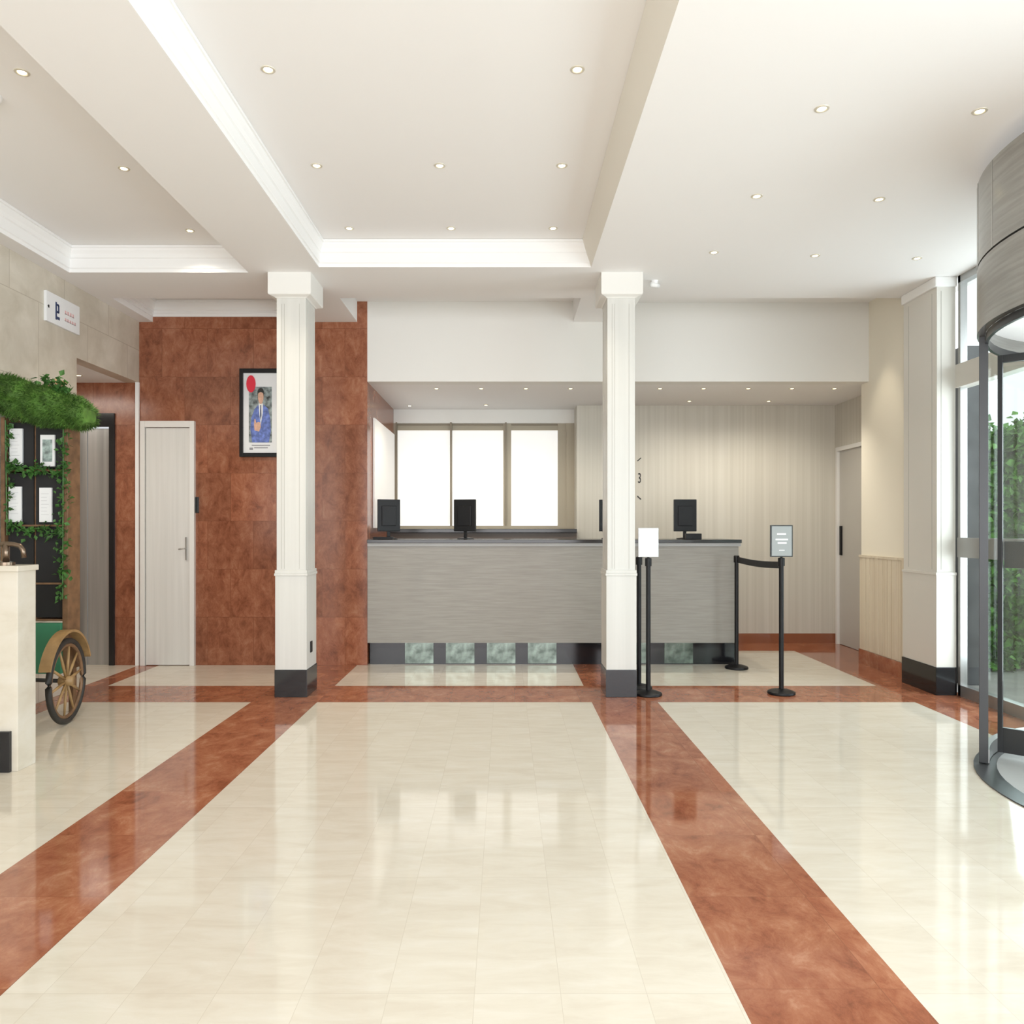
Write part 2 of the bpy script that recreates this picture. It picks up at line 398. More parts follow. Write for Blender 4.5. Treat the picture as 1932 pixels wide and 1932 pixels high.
# ------------------------------------------------------------------ pilaster and columns
def column(cx0, cx1, y0, y1, label, outlet=False):
    e = empty('column', ((cx0+cx1)/2, (y0+y1)/2, 0), label, 'column')
    box('shaft', (cx0, cx1, y0, y1, .19, 2.86), M_col, e, .004)
    w = .004
    lines = []
    for fx in (.17, .26, .78):
        x = cx0 + fx*(cx1-cx0); lines.append((x, x+w*.7, y0-.0015, y0, .91, 2.79))
    for fy in (.2, .8):
        y = y0 + fy*(y1-y0)
        lines.append((cx0-.0015, cx0, y, y+w, .91, 2.79)); lines.append((cx1, cx1+.0015, y, y+w, .91, 2.79))
    boxes('bead', lines, M_colline, e)
    boxes('dado_casing', [(cx0-.008, cx1+.008, y0-.008, y1+.008, .19, .86)], M_col, e, .003)
    boxes('dado_rail', [(cx0-.014, cx1+.014, y0-.014, y1+.014, .86, .878), (cx0-.010, cx1+.010, y0-.010, y1+.010, .878, .90)], M_col, e, .003)
    box('plinth', (cx0-.012, cx1+.012, y0-.012, y1+.012, 0, .195), M_black, e, .003)
    bm = bmesh.new(); rings = []
    for ins, z in [(.0, 2.83), (.004, 2.83), (.012, 2.836), (.044, 2.846), (.048, 2.852), (.048, 3.0), (.0, 3.0)]:
        rings.append([bm.verts.new(c) for c in ((cx0-ins, y0-ins, z), (cx1+ins, y0-ins, z), (cx1+ins, y1+ins, z), (cx0-ins, y1+ins, z))])
    for a, b in zip(rings, rings[1:]):
        for i in range(4): bm.faces.new((a[i], a[(i+1) % 4], b[(i+1) % 4], b[i]))
    bm.faces.new(rings[0]); bm.faces.new(rings[-1])
    finish('capital', bm, M_white, ((cx0+cx1)/2, (y0+y1)/2, 2.83), e)
    if outlet:
        box('socket', (cx1+.008, cx1+.014, y0+.09, y0+.14, .30, .38), M_blackp, e, .002)
    return e
column(-1.622, -1.415, 5.454, 5.72, 'pale panelled square column with black plinth beside the marble wall', True)
column(.725, .922, 5.454, 5.72, 'pale panelled square column with black plinth before the reception desk')
e = empty('pilaster', (3.17, 5.74, 0), 'smooth pale pilaster with black plinth beside the glazing', 'pilaster')
box('shaft', (3.1, 3.235, 5.52, 5.98, .2, 3.0), M_colsm, e, .004)
boxes('bead', [(3.0985, 3.1, 5.58, 5.584, .9, 2.9), (3.0985, 3.1, 5.9, 5.904, .9, 2.9), (3.13, 3.134, 5.5185, 5.52, .9, 2.9)], M_colline, e)
box('dado_casing', (3.092, 3.235, 5.51, 5.98, .2, .86), M_colsm, e, .003)
box('dado_rail', (3.086, 3.235, 5.504, 5.98, .86, .88), M_colsm, e, .003)
box('plinth', (3.085, 3.235, 5.503, 5.98, 0, .2), M_black, e, .003)
box('capital', (3.08, 3.235, 5.50, 5.98, 2.93, 3.0), M_trim, e, .008)

# ------------------------------------------------------------------ lift
e = empty('elevator', (-3.9, 6.72, 0), 'brushed steel lift doors in a black frame on red marble', 'elevator')
boxes('door_surround', [(-4.35, -4.28, 6.70, 6.84, 0, 2.08), (-3.455, -3.41, 6.70, 6.84, 0, 2.08), (-4.35, -3.41, 6.70, 6.84, 2.08, 2.2)], M_black, e)
box('door_panel', (-4.28, -3.88, 6.735, 6.755, 0, 2.07), M_lift, e, .003)
box('door_panel', (-3.876, -3.66, 6.73, 6.75, 0, 2.07), M_lift, e, .003)
box('door_panel', (-3.656, -3.455, 6.735, 6.755, 0, 2.07), M_lift, e, .003)

# ------------------------------------------------------------------ doors
d = empty('door_1', (-2.94, 6.70, 0)); S(d, 'off-white wooden door in a pale frame')
boxes('frame', [(-3.175, -3.135, 6.68, 6.72, 0, 2.13), (-2.745, -2.705, 6.68, 6.72, 0, 2.13), (-3.135, -2.745, 6.68, 6.72, 2.075, 2.13)], M_doorfr, d, .003)
box('leaf', (-3.13, -2.75, 6.695, 6.72, .006, 2.07), M_door, d, .002)
boxes('handle', [(-2.782, -2.768, 6.682, 6.695, .92, 1.12), ], M_steel, d, .002)
tube('lever', [(-2.775, 6.69, 1.02), (-2.775, 6.665, 1.02), (-2.79, 6.66, 1.02), (-2.83, 6.66, 1.015)], .006, M_steel, d)
c = box('card_reader', (-2.703, -2.675, 6.70, 6.72, 1.33, 1.47), M_dark, None, .004); tag(c, 'small grey card reader beside the door', 'card reader')
d = empty('door_2', (3.44, 7.65, 0)); S(d, 'pale grey door in the striped side wall')
boxes('frame', [(3.425, 3.5, 7.32, 7.36, 0, 2.03), (3.425, 3.5, 7.93, 7.97, 0, 2.03), (3.425, 3.5, 7.36, 7.93, 1.99, 2.03)], M_doorfr, d, .002)
box('leaf', (3.45, 3.49, 7.36, 7.93, .005, 1.99), pmat('door_grey', (.50, .48, .44), .4), d, .002)
box('handle', (3.43, 3.45, 7.86, 7.89, .92, 1.22), M_blackp, d, .003)

# ------------------------------------------------------------------ reception desk
e = empty('reception_desk', (.42, 6.9, 0), 'long grey laminate reception desk with dark worktop and black toe kick', 'reception desk')
boxes('front_panel', [(-1.2, 2.035, 6.70, 6.74, .197, 1.04), (2.0, 2.035, 6.74, 7.3, .197, 1.04)], M_desk, e)
box('worktop', (-1.2, 2.055, 6.67, 7.32, 1.068, 1.098), M_desktop, e, .004)
box('worktop_edge', (-1.198, 2.05, 6.682, 7.31, 1.04, 1.068), pmat('grey_edge', (.38, .38, .375), .5), e)
box('toe_kick', (-1.19, 2.02, 6.76, 6.8, 0, .197), M_black, e)
M_toe = pmat('dark_glass_toe', (.12, .145, .125), .16, .85, var=.6, vscale=14)
for x in (-.88, -.52, -.16, .20, 1.02, 1.40): box('toe_panel', (x, x+.25, 6.752, 6.76, .01, .19), M_toe, e)
box('carcass', (-1.19, 1.99, 6.8, 7.28, 0, 1.04), M_blackmat, e)
c = empty('back_counter', (-.22, 8.1, 0), 'dark back counter beneath the glowing windows', 'cabinet')
box('body', (-1.2, .74, 7.95, 8.28, 0, 1.15), pmat('brown_cab', (.12, .09, .07), .4), c)
box('worktop', (-1.2, .74, 7.92, 8.29, 1.15, 1.19), M_desktop, c, .004)

def monitor(x, y, rot, label, w=.205, h=.29, tilt=0.0):
    e = empty('computer_monitor', (x, y, 1.098), label, 'monitor', 'monitors on the reception desk')
    z = 1.098
    lathe('base', x, y, [(0, 0), (.075, 0), (.075, .008), (.03, .014), (0, .014)], M_blackp, e, 24, z0=z)
    boxes('stand', [(x-.014, x+.014, y-.012, y+.012, z+.012, z+.16)], M_blackp, e, .004)
    box('casing', (x-w/2, x+w/2, y-.03, y+.0, z+.07, z+.07+h), M_blackp, e, .006)
    box('rear_cover', (x-w*.32, x+w*.32, y-.045, y-.03, z+.12, z+.07+h*.8), M_blackp, e, .006)
    box('screen', (x-w/2+.01, x+w/2-.01, y, y+.004, z+.08, z+.06+h), pmat('screen_face', (.05, .07, .1), .15), e)
    e.rotation_euler.z = rot
    return e
monitor(-1.06, 6.98, .35, 'black computer monitor beside the red marble wall')
monitor(-.36, 6.98, -.25, 'black computer monitor near the middle of the reception desk')
monitor(.96, 7.05, .1, 'black computer monitor partly behind the column')
m = monitor(1.63, 6.98, .0, 'black computer monitor near the end of the desk')
k = box('card_terminal', (1.6, 1.74, 6.80, 6.86, 1.098, 1.15), M_blackp, None, .005); tag(k, 'small black card terminal on the reception desk', 'card terminal')
k = box('document_tray', (-1.17, -1.0, 6.80, 6.9, 1.098, 1.12), M_blackp, None, .004); tag(k, 'low black tray on the reception desk', 'tray')

# ------------------------------------------------------------------ wall clock without rim
cx, cz, y = 1.232, 1.714, 8.02
e = empty('wall_clock', (cx, y, cz), 'rimless wall clock with black numerals and bar markers', 'clock')
def text_mesh(name, s, size, loc, mat, parent, rot=(math.pi/2, 0, 0), sx=1.0, align='CENTER'):
    cu = bpy.data.curves.new(name, 'FONT'); cu.body = s; cu.size = size; cu.align_x = align; cu.align_y = 'CENTER'; cu.extrude = .002
    t = bpy.data.objects.new(name, cu); COL.objects.link(t)
    me = bpy.data.meshes.new_from_object(t.evaluated_get(bpy.context.evaluated_depsgraph_get()))
    bpy.data.objects.remove(t)
    me.materials.clear(); me.materials.append(mat)
    o = bpy.data.objects.new(name, me); COL.objects.link(o)
    o.parent = parent; o.location = Vector(loc) - (wloc(parent) if parent else Vector()); o.rotation_euler = rot; o.scale = (sx, 1, 1)
    return o
for n in range(12):
    a = math.pi/2 - n*math.pi/6
    px, pz = cx + .158*math.cos(a), cz + .40*math.sin(a)
    if n % 3 == 0:
        text_mesh('numeral', str(12 if n == 0 else n), .15, (px+.012*(n == 3), y-.003, pz), M_blacktxt, e, sx=.55)
    else:
        if n in (2, 4): px += .03
        dx, dz = math.cos(a)*.022, math.sin(a)*.034
        nx, nz = -dz*.18, dx*.18
        plate('hour_marker', [(px-dx-nx, pz-dz-nz), (px+dx-nx, pz+dz-nz), (px+dx+nx, pz+dz+nz), (px-dx+nx, pz-dz+nz)], y-.006, .006, M_blacktxt, e)
plate('hour_hand', [(cx-.01, cz), (cx+.01, cz), (cx-.05, cz+.17), (cx-.06, cz+.165)], y-.010, .003, M_blacktxt, e)
plate('minute_hand', [(cx-.008, cz), (cx+.008, cz), (cx+.01, cz+.3), (cx, cz+.3)], y-.014, .003, M_blacktxt, e)

# ------------------------------------------------------------------ framed poster
Y = 6.72
e = empty('framed_poster', (-2.12, Y, 1.82), 'black framed poster of a pointing man in a blue suit', 'poster')
boxes('frame', [(-2.313, -2.283, Y-.035, Y, 1.818, 2.587), (-1.965, -1.935, Y-.035, Y, 1.818, 2.587), (-2.283, -1.965, Y-.035, Y, 1.818, 1.853), (-2.283, -1.965, Y-.035, Y, 2.55, 2.587)], M_blackp, e, .003)
box('paper', (-2.283, -1.965, Y-.015, Y, 1.853, 2.55), M_paper, e)
box('photograph', (-2.235, -2.035, Y-.017, Y-.015, 1.945, 2.43), M_photobg, e)
plate('emblem', oval(-2.215, 2.455, .04, .075), Y-.024, .003, M_redprint, e)
plate('printed_suit', [(-2.205, 1.945), (-2.222, 2.06), (-2.212, 2.16), (-2.185, 2.235), (-2.155, 2.27), (-2.14, 2.285), (-2.12, 2.285), (-2.10, 2.27), (-2.068, 2.24), (-2.05, 2.16), (-2.043, 2.05), (-2.06, 1.945)], Y-.019, .002, M_blue, e)
plate('printed_shirt', [(-2.15, 2.285), (-2.11, 2.285), (-2.114, 2.20), (-2.13, 2.10), (-2.144, 2.20)], Y-.020, .001, M_paper, e)
plate('printed_tie', [(-2.134, 2.27), (-2.127, 2.27), (-2.124, 2.18), (-2.13, 2.14), (-2.136, 2.18)], Y-.0215, .001, M_navytxt, e)
plate('printed_head', [(-2.155, 2.36), (-2.154, 2.325), (-2.146, 2.295), (-2.136, 2.28), (-2.124, 2.28), (-2.114, 2.295), (-2.107, 2.325), (-2.106, 2.36), (-2.113, 2.39), (-2.13, 2.40), (-2.148, 2.39)], Y-.0205, .0015, M_skin, e)
plate('printed_hair', [(-2.158, 2.345), (-2.158, 2.39), (-2.148, 2.413), (-2.13, 2.42), (-2.112, 2.413), (-2.103, 2.39), (-2.103, 2.345), (-2.110, 2.375), (-2.13, 2.385), (-2.151, 2.375)], Y-.022, .001, M_tyre, e)
plate('printed_hand', [(-2.185, 2.05), (-2.19, 2.10), (-2.185, 2.15), (-2.178, 2.15), (-2.17, 2.115), (-2.15, 2.125), (-2.135, 2.12), (-2.13, 2.08), (-2.145, 2.04)], Y-.0205, .0015, M_skin, e)
boxes('caption', [(-2.21, -2.05, Y-.0165, Y-.015, 1.915, 1.925), (-2.19, -2.07, Y-.0165, Y-.015, 1.895, 1.903), (-2.23, -2.2, Y-.0165, Y-.015, 1.88, 1.9)], M_greytxt, e)

# ------------------------------------------------------------------ wall sign on stone wall
X = -3.2
e = empty('wall_sign', (X, 5.54, 2.64), 'white direction sign with a navy pictogram on stone wall', 'sign')
box('board', (X, X+.02, 5.33, 5.745, 2.64, 2.85), M_paper, e, .002)
xx = X+.02
def yz(name, bl, mat):
    return boxes(name, [(xx, xx+.002, a, b, c, d) for a, b, c, d in bl], mat, e)
yz('arrow', [(5.348, 5.360, 2.735, 2.755), (5.342, 5.348, 2.741, 2.749)], M_blacktxt)
yz('pictogram', [(5.435, 5.45, 2.675, 2.80), (5.45, 5.475, 2.775, 2.79), (5.45, 5.475, 2.725, 2.74), (5.465, 5.48, 2.73, 2.785), (5.45, 5.485, 2.68, 2.70)], M_navytxt)
for nm, n_, st, z0, z1 in (('upper_lettering', 4, .032, 2.745, 2.77), ('lower_lettering', 5, .03, 2.695, 2.715)):
    yz(nm, [(5.55+st*i, 5.55+st*i+.018, z0, z1) for i in range(n_)] + [(5.55, 5.55+st*n_-.01, z0, z0+.003)], M_pinktxt)

# ------------------------------------------------------------------ downlights
def downlight(x, y, z, scale=1.0, label='round recessed downlight with warm glowing lamp'):
    e = empty('recessed_downlight', (x, y, z), label, 'downlight', 'recessed ceiling downlights')
    lathe('trim_ring', x, y, [(.018, -.001), (.022, -.004), (.030, -.003), (.032, 0), (.018, 0)], pmat('warm_white_ring', (.66, .62, .52), .3, .2), e, 24, z0=z)
    lathe('lamp', x, y, [(0, -.003), (.016, -.003), (.018, -.0005)], M_lens, e, 16, z0=z)
    e.scale = (scale,)*3
    return e
src = downlight(-1.03, 5.08, 3.18)
for x in (-.357, .317): copy_thing(src, (x, 5.08, 3.18))
for x in (-1.03, -.357, .31): copy_thing(src, (x, 4.2, 3.18))
for x in (-1.024, .312): copy_thing(src, (x, 3.32, 3.18))
for y in (3.34, 4.234, 5.12): copy_thing(src, (-2.10, y, 3.18))
for x, y in ((1.36, 3.3), (2.05, 3.32), (1.366, 4.17), (2.05, 4.21), (1.364, 5.02), (2.05, 5.08), (2.75, 5.13)): copy_thing(src, (x, y, 3.0))
for x in (-.63, -.22, .19, .6, 1.42, 1.82, 2.23, 2.63, 3.02):
    o = copy_thing(src, (x, 7.05, 2.479)); o.scale = (.9,)*3
for x, y in ((1.86, 7.76), (2.66, 7.76), (-1.0, 8.05), (-.2, 8.0)):
    o = copy_thing(src, (x, y, 2.479)); o.scale = (.9,)*3
copy_thing(src, (-2.58, 6.4, 3.18))
copy_thing(src, (-3.55, 6.4, 2.47))
d = lathe('smoke_detector', -2.36, 3.52, [(0, -.035), (.03, -.033), (.045, -.02), (.05, 0), (0, 0)], M_trim, z0=3.18); tag(d, 'small white smoke detector on the ceiling', 'smoke detector')
d = empty('security_camera', (1.09, 5.6, 3.0), 'small white security camera under the ceiling', 'security camera')
lathe('mount', 1.09, 5.6, [(0, -.02), (.02, -.02), (.025, 0), (0, 0)], M_trim, d, 16, z0=3.0)
tube('body', [(1.06, 5.57, 2.965), (1.12, 5.62, 2.97)], .017, M_trim, d)

# ------------------------------------------------------------------ stanchions
def stanchion(x, y, label, h=.98, sign=None, belt=False):
    e = empty('stanchion', (x, y, 0), label, 'stanchion')
    lathe('base', x, y, [(0, 0), (.095, 0), (.098, .006), (.095, .018), (.06, .03), (.022, .036), (0, .036)], M_blackp, e, 36)
    lathe('post', x, y, [(.017, .03), (.017, h-.06), (.024, h-.06), (.024, h-.005), (.018, h), (0, h)], M_blackp, e, 20)
    if sign:
        w, hh, face = sign
        box('sign_frame', (x-w/2, x+w/2, y-.008, y+.008, h+.005, h+.005+hh), M_dark if face is M_grey else M_alu, e, .002)
        f = box('sign_face', (x-w/2+.008, x+w/2-.008, y-.0095, y-.008, h+.013, h-.003+hh), face, e)
        if face is M_grey:
            for a, b_, c_, d_ in ((-.035, .03, .165, .177), (-.045, .045, .125, .137), (-.03, .035, .1, .112), (-.02, .02, .05, .056)):
                box('printed_line', (x+a, x+b_, y-.0105, y-.0095, h+c_, h+d_), M_paper, e)
        box('sign_neck', (x-.008, x+.008, y-.004, y+.004, h-.01, h+.012), M_blackp, e)
    return e
stanchion(1.028, 5.52, 'black stanchion carrying a white sign beside the column', .985, (.145, .21, M_paper))
stanchion(1.0, 5.74, 'black stanchion standing just behind another by the column', .985)
stanchion(1.998, 5.56, 'black stanchion carrying a grey framed sign', .985, (.16, .23, M_grey))
s3 = stanchion(1.975, 6.56, 'black stanchion beside the end of the desk', .965)
bm = bmesh.new(); prev = None; N = 16
for i in range(N+1):
    t = i/N; x = 1.975+.023*t; yy = 6.53 - .945*t; sag = -.012*math.sin(math.pi*t)
    a = [bm.verts.new((x+sx, yy, .955+sag-dz)) for sx, dz in ((-.002, 0), (.002, 0), (.002, .05), (-.002, .05))]
    if prev:
        for k in range(4): bm.faces.new((prev[k], prev[(k+1) % 4], a[(k+1) % 4], a[k]))
    prev = a
b = finish('belt', bm, M_blackp, (1.985, 6.05, .9), s3); b['label'] = 'black retractable belt'

# ------------------------------------------------------------------ podium
e = empty('podium', (-2.8, 3.85, 0), 'cream marble podium with black plinth', 'podium')
box('body', (-3.19, -2.4, 3.785, 3.93, 0, .985), M_podium, e, .003)
box('top', (-3.19, -2.39, 3.77, 3.94, .985, 1.013), M_podium, e, .004)
box('plinth', (-3.19, -2.43, 3.765, 3.785, 0, .2), M_black, e, .002)
e = empty('bronze_tap', (-2.45, 3.85, 1.013), 'curved dark bronze tap on the marble podium', 'tap')
lathe('foot', -2.5, 3.85, [(0, 0), (.04, 0), (.04, .015), (.02, .02), (.0, .02)], M_bronze, e, 24, z0=1.013)
tube('spout', [(-2.56, 3.85, 1.115), (-2.5, 3.85, 1.12), (-2.46, 3.85, 1.118), (-2.43, 3.85, 1.11), (-2.415, 3.85, 1.09), (-2.41, 3.85, 1.05)], .012, M_bronze, e)
tube('stem', [(-2.5, 3.85, 1.03), (-2.5, 3.85, 1.12)], .016, M_bronze, e)

# ------------------------------------------------------------------ cart with planting
cart = empty('flower_cart', (-2.97, 4.95, 0), 'wooden display cart with bushy green roof, black shelves and spoked wheel', 'cart')
box('back_panel', (-3.17, -2.8, 5.03, 5.05, .62, 1.9), M_blackmat, cart)
boxes('frame', [(-2.80, -2.765, 4.86, 5.00, .3, 1.9), (-3.19, -3.165, 4.86, 5.06, .3, 1.9), (-3.0, -2.985, 4.90, 5.04, .62, 1.86)], M_wood, cart, .003)
for z in (.62, .852, 1.22, 1.571): box('shelf', (-3.165, -2.80, 4.88, 5.04, z-.012, z), M_wood, cart, .002)
for b_ in ((-3.16, -3.0, 4.89, 4.9, .63, 1.55), (-2.985, -2.805, 4.89, 4.9, .63, 1.55), (-3.16, -3.0, 4.89, 4.9, 1.58, 1.87), (-2.985, -2.805, 4.89, 4.9, 1.58, 1.87)):
    box('backing_board', b_, M_blackmat, cart)
box('body_panel', (-3.17, -2.80, 4.84, 4.87, .28, .6), M_cartgreen, cart, .003)
for b_ in ((-3.15, -3.12, 4.88, 4.92, 0, .3), (-2.84, -2.81, 5.0, 5.04, 0, .3), (-3.15, -3.12, 5.0, 5.04, 0, .3)): box('leg', b_, M_wood, cart)
WX, WY, R = -2.69, 4.715, .262
dirv = Vector((-.13, .99, 0)).normalized(); axn = Vector((.99, .13, 0)).normalized()
wh = empty('wheel', (WX, WY, R), None, None, None, cart)
C = Vector((WX, WY, R))
def ring(r, n=48): return [C + dirv*r*math.cos(2*math.pi*i/n) + Vector((0, 0, 1))*r*math.sin(2*math.pi*i/n) for i in range(n)]
tube('tyre', ring(R-.018), .018, M_tyre, wh, 10, True)
tube('rim', ring(R-.042), .011, M_wood, wh, 10, True)
tube('hub', [C-axn*.04, C+axn*.04], .030, M_gold, wh, 16)
for i in range(10):
    a = 2*math.pi*i/10 + .15
    d = dirv*math.cos(a) + Vector((0, 0, 1))*math.sin(a)
    tube('spoke', [C+d*.03, C+d*.12, C+d*(R-.042)], [.008, .009, .006], M_gold, wh, 8)
tube('axle', [C-axn*.04, C-axn*.42+Vector((0, .12, 0))], .012, M_tyre, cart, 10)
bm = bmesh.new(); prev = None
for i in range(21):
    a = math.radians(20 + 140*i/20)
    p = C + dirv*(R+.035)*math.cos(a) + Vector((0, 0, 1))*(R+.035)*math.sin(a)
    q = C + dirv*(R+.05)*math.cos(a) + Vector((0, 0, 1))*(R+.05)*math.sin(a)
    r_ = [bm.verts.new(p-axn*.035), bm.verts.new(p+axn*.03), bm.verts.new(q+axn*.03), bm.verts.new(q-axn*.035)]
    if prev:
        for k in range(4): bm.faces.new((prev[k], prev[(k+1) % 4], r_[(k+1) % 4], r_[k]))
    else: bm.faces.new(r_)
    prev = r_
bm.faces.new(prev)
finish('mudguard', bm, M_gold, C+Vector((0, 0, R)), cart)
rnd = random.Random(3)
bm = bmesh.new()
NX, NA = 26, 18
def roofpt(u, a):
    x = -3.17 + u*.555
    cz_ = 2.04 - u*.14; rz = .12*(1-.3*u*u); ry = .15
    if u > .9: k = math.sqrt(max(0, 1-((u-.9)/.1)**2)); rz *= .5+.5*k; ry *= .5+.5*k
    n_ = 1 + .28*noise.noise(Vector((x*9, math.cos(a)*1.6, math.sin(a)*1.6+3)))
    return Vector((x, 4.84 + ry*n_*math.cos(a), cz_ + rz*n_*math.sin(a)))
G = [[bm.verts.new(roofpt(i/(NX-1), 2*math.pi*k/NA)) for k in range(NA)] for i in range(NX)]
for i in range(NX-1):
    for k in range(NA): bm.faces.new((G[i][k], G[i][(k+1) % NA], G[i+1][(k+1) % NA], G[i+1][k]))
bm.faces.new(G[0]); bm.faces.new(list(reversed(G[-1])))
for i in range(9000):
    u = rnd.random(); a = rnd.uniform(0, 2*math.pi)
    p = roofpt(u, a); d = Vector((rnd.uniform(-.6, .6), math.cos(a), math.sin(a)*.8 - .25)) + Vector((rnd.gauss(0, .3), rnd.gauss(0, .3), rnd.gauss(0, .3)))
    if u > .93: d.x += .6
    d.normalize(); L_ = rnd.uniform(.015, .036); s = d.cross(Vector((rnd.random(), rnd.random(), rnd.random()))).normalized()*.0028
    if p.x + d.x*L_ < -3.195: continue
    bm.faces.new([bm.verts.new(p-s), bm.verts.new(p+s), bm.verts.new(p+d*L_)])
finish('turf_roof', bm, M_turf, (-2.9, 4.86, 1.9), cart)
def ivy(name, pts, n, spread, size, seed, label):
    rnd = random.Random(seed); bm = bmesh.new()
    P = [Vector(p) for p in pts]
    tube_bm(bm, P, .004, 6)
    for i in range(n):
        t = rnd.random()*(len(P)-1); k = int(t); q = P[k].lerp(P[k+1], t-k)
        q = q + Vector((rnd.gauss(0, spread), rnd.gauss(0, spread*.5), rnd.gauss(0, spread)))
        q.x = max(q.x, -3.13)
        leaf_bm(bm, q, size, rnd)
    o = finish(name, bm, M_leaf, P[0], cart); o['label'] = label; return o
def wav(x0, x1, z0, z1, y, n=9, a=.02):
    return [(x0+(x1-x0)*i/(n-1), y, z0+(z1-z0)*i/(n-1)+a*math.sin(i*1.7)) for i in range(n)]
ivy('ivy_garland', wav(-2.785, -2.79, 1.85, .75, 4.845, 14, .01), 200, .020, .036, 1, 'green ivy trailing down the cart post')
ivy('ivy_garland', wav(-3.15, -2.79, 1.58, 1.55, 4.85), 110, .017, .036, 2, 'green ivy along the upper cart shelf')
ivy('ivy_garland', wav(-3.15, -2.78, 1.20, 1.17, 4.85), 100, .017, .036, 3, 'green ivy along the middle cart shelf')
ivy('ivy_garland', wav(-3.15, -3.14, 1.88, 1.15, 4.845, 10, .01), 80, .02, .034, 4, 'green ivy trailing down beside the stone wall')
ivy('foliage_tuft', wav(-2.88, -2.76, 2.10, 2.05, 4.82, 6, .02), 150, .03, .045, 5, 'leafy green foliage tuft on the roof')
fl = bmesh.new()
for i in range(9): leaf_bm(fl, (random.gauss(-2.80, .03), random.gauss(4.80, .02), random.gauss(2.11, .015)), .024, random)
o = finish('blossom', fl, M_orange, (-2.78, 4.83, 2.05), cart); o['kind'] = 'stuff'; o['label'] = 'small orange blossoms'
for (x0, x1, z0, z1, pic) in ((-3.144, -3.063, 1.6, 1.83, 0), (-2.949, -2.858, 1.59, 1.79, 1), (-3.15, -3.07, 1.237, 1.462, 0), (-2.955, -2.877, 1.237, 1.455, 0)):
    y = 4.875
    e = empty('notice', ((x0+x1)/2, y, z0), 'white framed notice with a printed picture on the cart' if pic else 'plain white paper notice with small print on the cart', 'notice', 'paper notices on the cart')
    box('sheet', (x0, x1, y, y+.012, z0, z1), M_paper, e)
    h = z1-z0; w = x1-x0
    if pic: box('picture', (x0+.015, x1-.015, y-.002, y, z0+.03, z1-.03), pmat('notice_pic', (.3, .38, .36), .5, var=.8, vscale=25), e)
    else: boxes('print', [(x0+.012, x0+w*(.75 if i % 3 else .9)-.01, y-.001, y, z1-.04-i*.022, z1-.038-i*.022) for i in range(int((h-.05)/.022))], pmat('light_print', (.55, .55, .57), .6), e)

# ------------------------------------------------------------------ glazing on the right
def window_wall(idx, y0, y1, muls):
    e = empty('window_%d' % idx, (3.26, (y0+y1)/2, 0)); S(e, 'tall glazed shopfront window with metal frame and pale transom')
    fr = []
    for m_ in muls: fr.append((3.24, 3.29, m_-.014, m_+.014, 0, 3.0))
    fr += [(3.24, 3.30, y0, y1, 0, .08), (3.24, 3.30, y0, y1, 2.95, 3.0), (3.235, 3.285, y0, y1, .99, 1.13)]
    boxes('frame', fr, M_alu, e)
    box('transom', (3.22, 3.31, y0, y1, 2.2, 2.365), M_alulite, e)
    box('pane', (3.265, 3.272, y0, y1, .08, 2.95), M_glass, e)
window_wall(4, 4.42, 5.5, [4.436, 5.484])
window_wall(5, -2.5, 2.28, [-2.475, -1.3, -.1, 1.1, 2.255])
S(box('wall_right_end', (3.24, 3.44, -4, -2.5, 0, 3.0), M_white), 'white wall past the glazing')
S(box('wall_right_soffit', (3.24, 3.44, 2.28, 4.42, 2.92, 3.0), M_white), 'white wall strip above the revolving door')

# ------------------------------------------------------------------ revolving door
CX, CY, RR = 3.305, 3.35, 1.065
rd = empty('revolving_door', (CX, CY, 0), 'large steel revolving door with curved glass and tall canopy', 'revolving door')
def shell(name, r0, r1, z0, z1, a0, a1, mat, parent, n=64):
    bm = bmesh.new(); prev = None; full = abs(a1-a0) >= 359.9
    for i in range(n+1):
        a = math.radians(a0+(a1-a0)*i/n); c, s = math.cos(a), math.sin(a)
        r_ = [bm.verts.new((CX+r*c, CY+r*s, z)) for r, z in ((r0, z0), (r1, z0), (r1, z1), (r0, z1))]
        if prev:
            for k in range(4): bm.faces.new((prev[k], prev[(k+1) % 4], r_[(k+1) % 4], r_[k]))
        elif not full: bm.faces.new(r_)
        prev = r_
    if not full: bm.faces.new(prev)
    else: bmesh.ops.remove_doubles(bm, verts=bm.verts, dist=1e-5)
    o = finish(name, bm, mat, (CX, CY, z0), parent, True)
    o.data.set_sharp_from_angle(angle=math.radians(35))
    return o
shell('canopy', 1.03, RR, 2.17, 2.495, 0, 360, M_steel2, rd, 96)
shell('canopy_upper', 1.03, RR, 2.505, 2.91, 0, 360, M_steel2, rd, 96)
shell('canopy_seam', 1.03, 1.05, 2.495, 2.505, 0, 360, M_dark, rd)
bm = bmesh.new()
for i in range(12):
    a = math.radians(98 + i*14); c, s = math.cos(a), math.sin(a)
    t = Vector((-s, c, 0))*.002; n_ = Vector((c, s, 0))
    P0 = Vector((CX, CY, 0)) + n_*RR
    vs = [bm.verts.new(P0 + t*k + n_*m_ + Vector((0, 0, z))) for z in (2.505, 2.91) for k, m_ in ((-1, 0), (1, 0), (1, .002), (-1, .002))]
    for k in range(4): bm.faces.new((vs[k], vs[(k+1) % 4], vs[4+(k+1) % 4], vs[4+k]))
finish('canopy_joint', bm, M_steel, (CX, CY, 2.505), rd)
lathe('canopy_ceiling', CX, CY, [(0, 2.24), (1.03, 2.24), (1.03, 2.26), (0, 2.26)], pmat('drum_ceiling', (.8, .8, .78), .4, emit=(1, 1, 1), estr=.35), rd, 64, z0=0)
shell('head_ring', 1.015, 1.03, 2.13, 2.17, 0, 360, M_dark, rd)
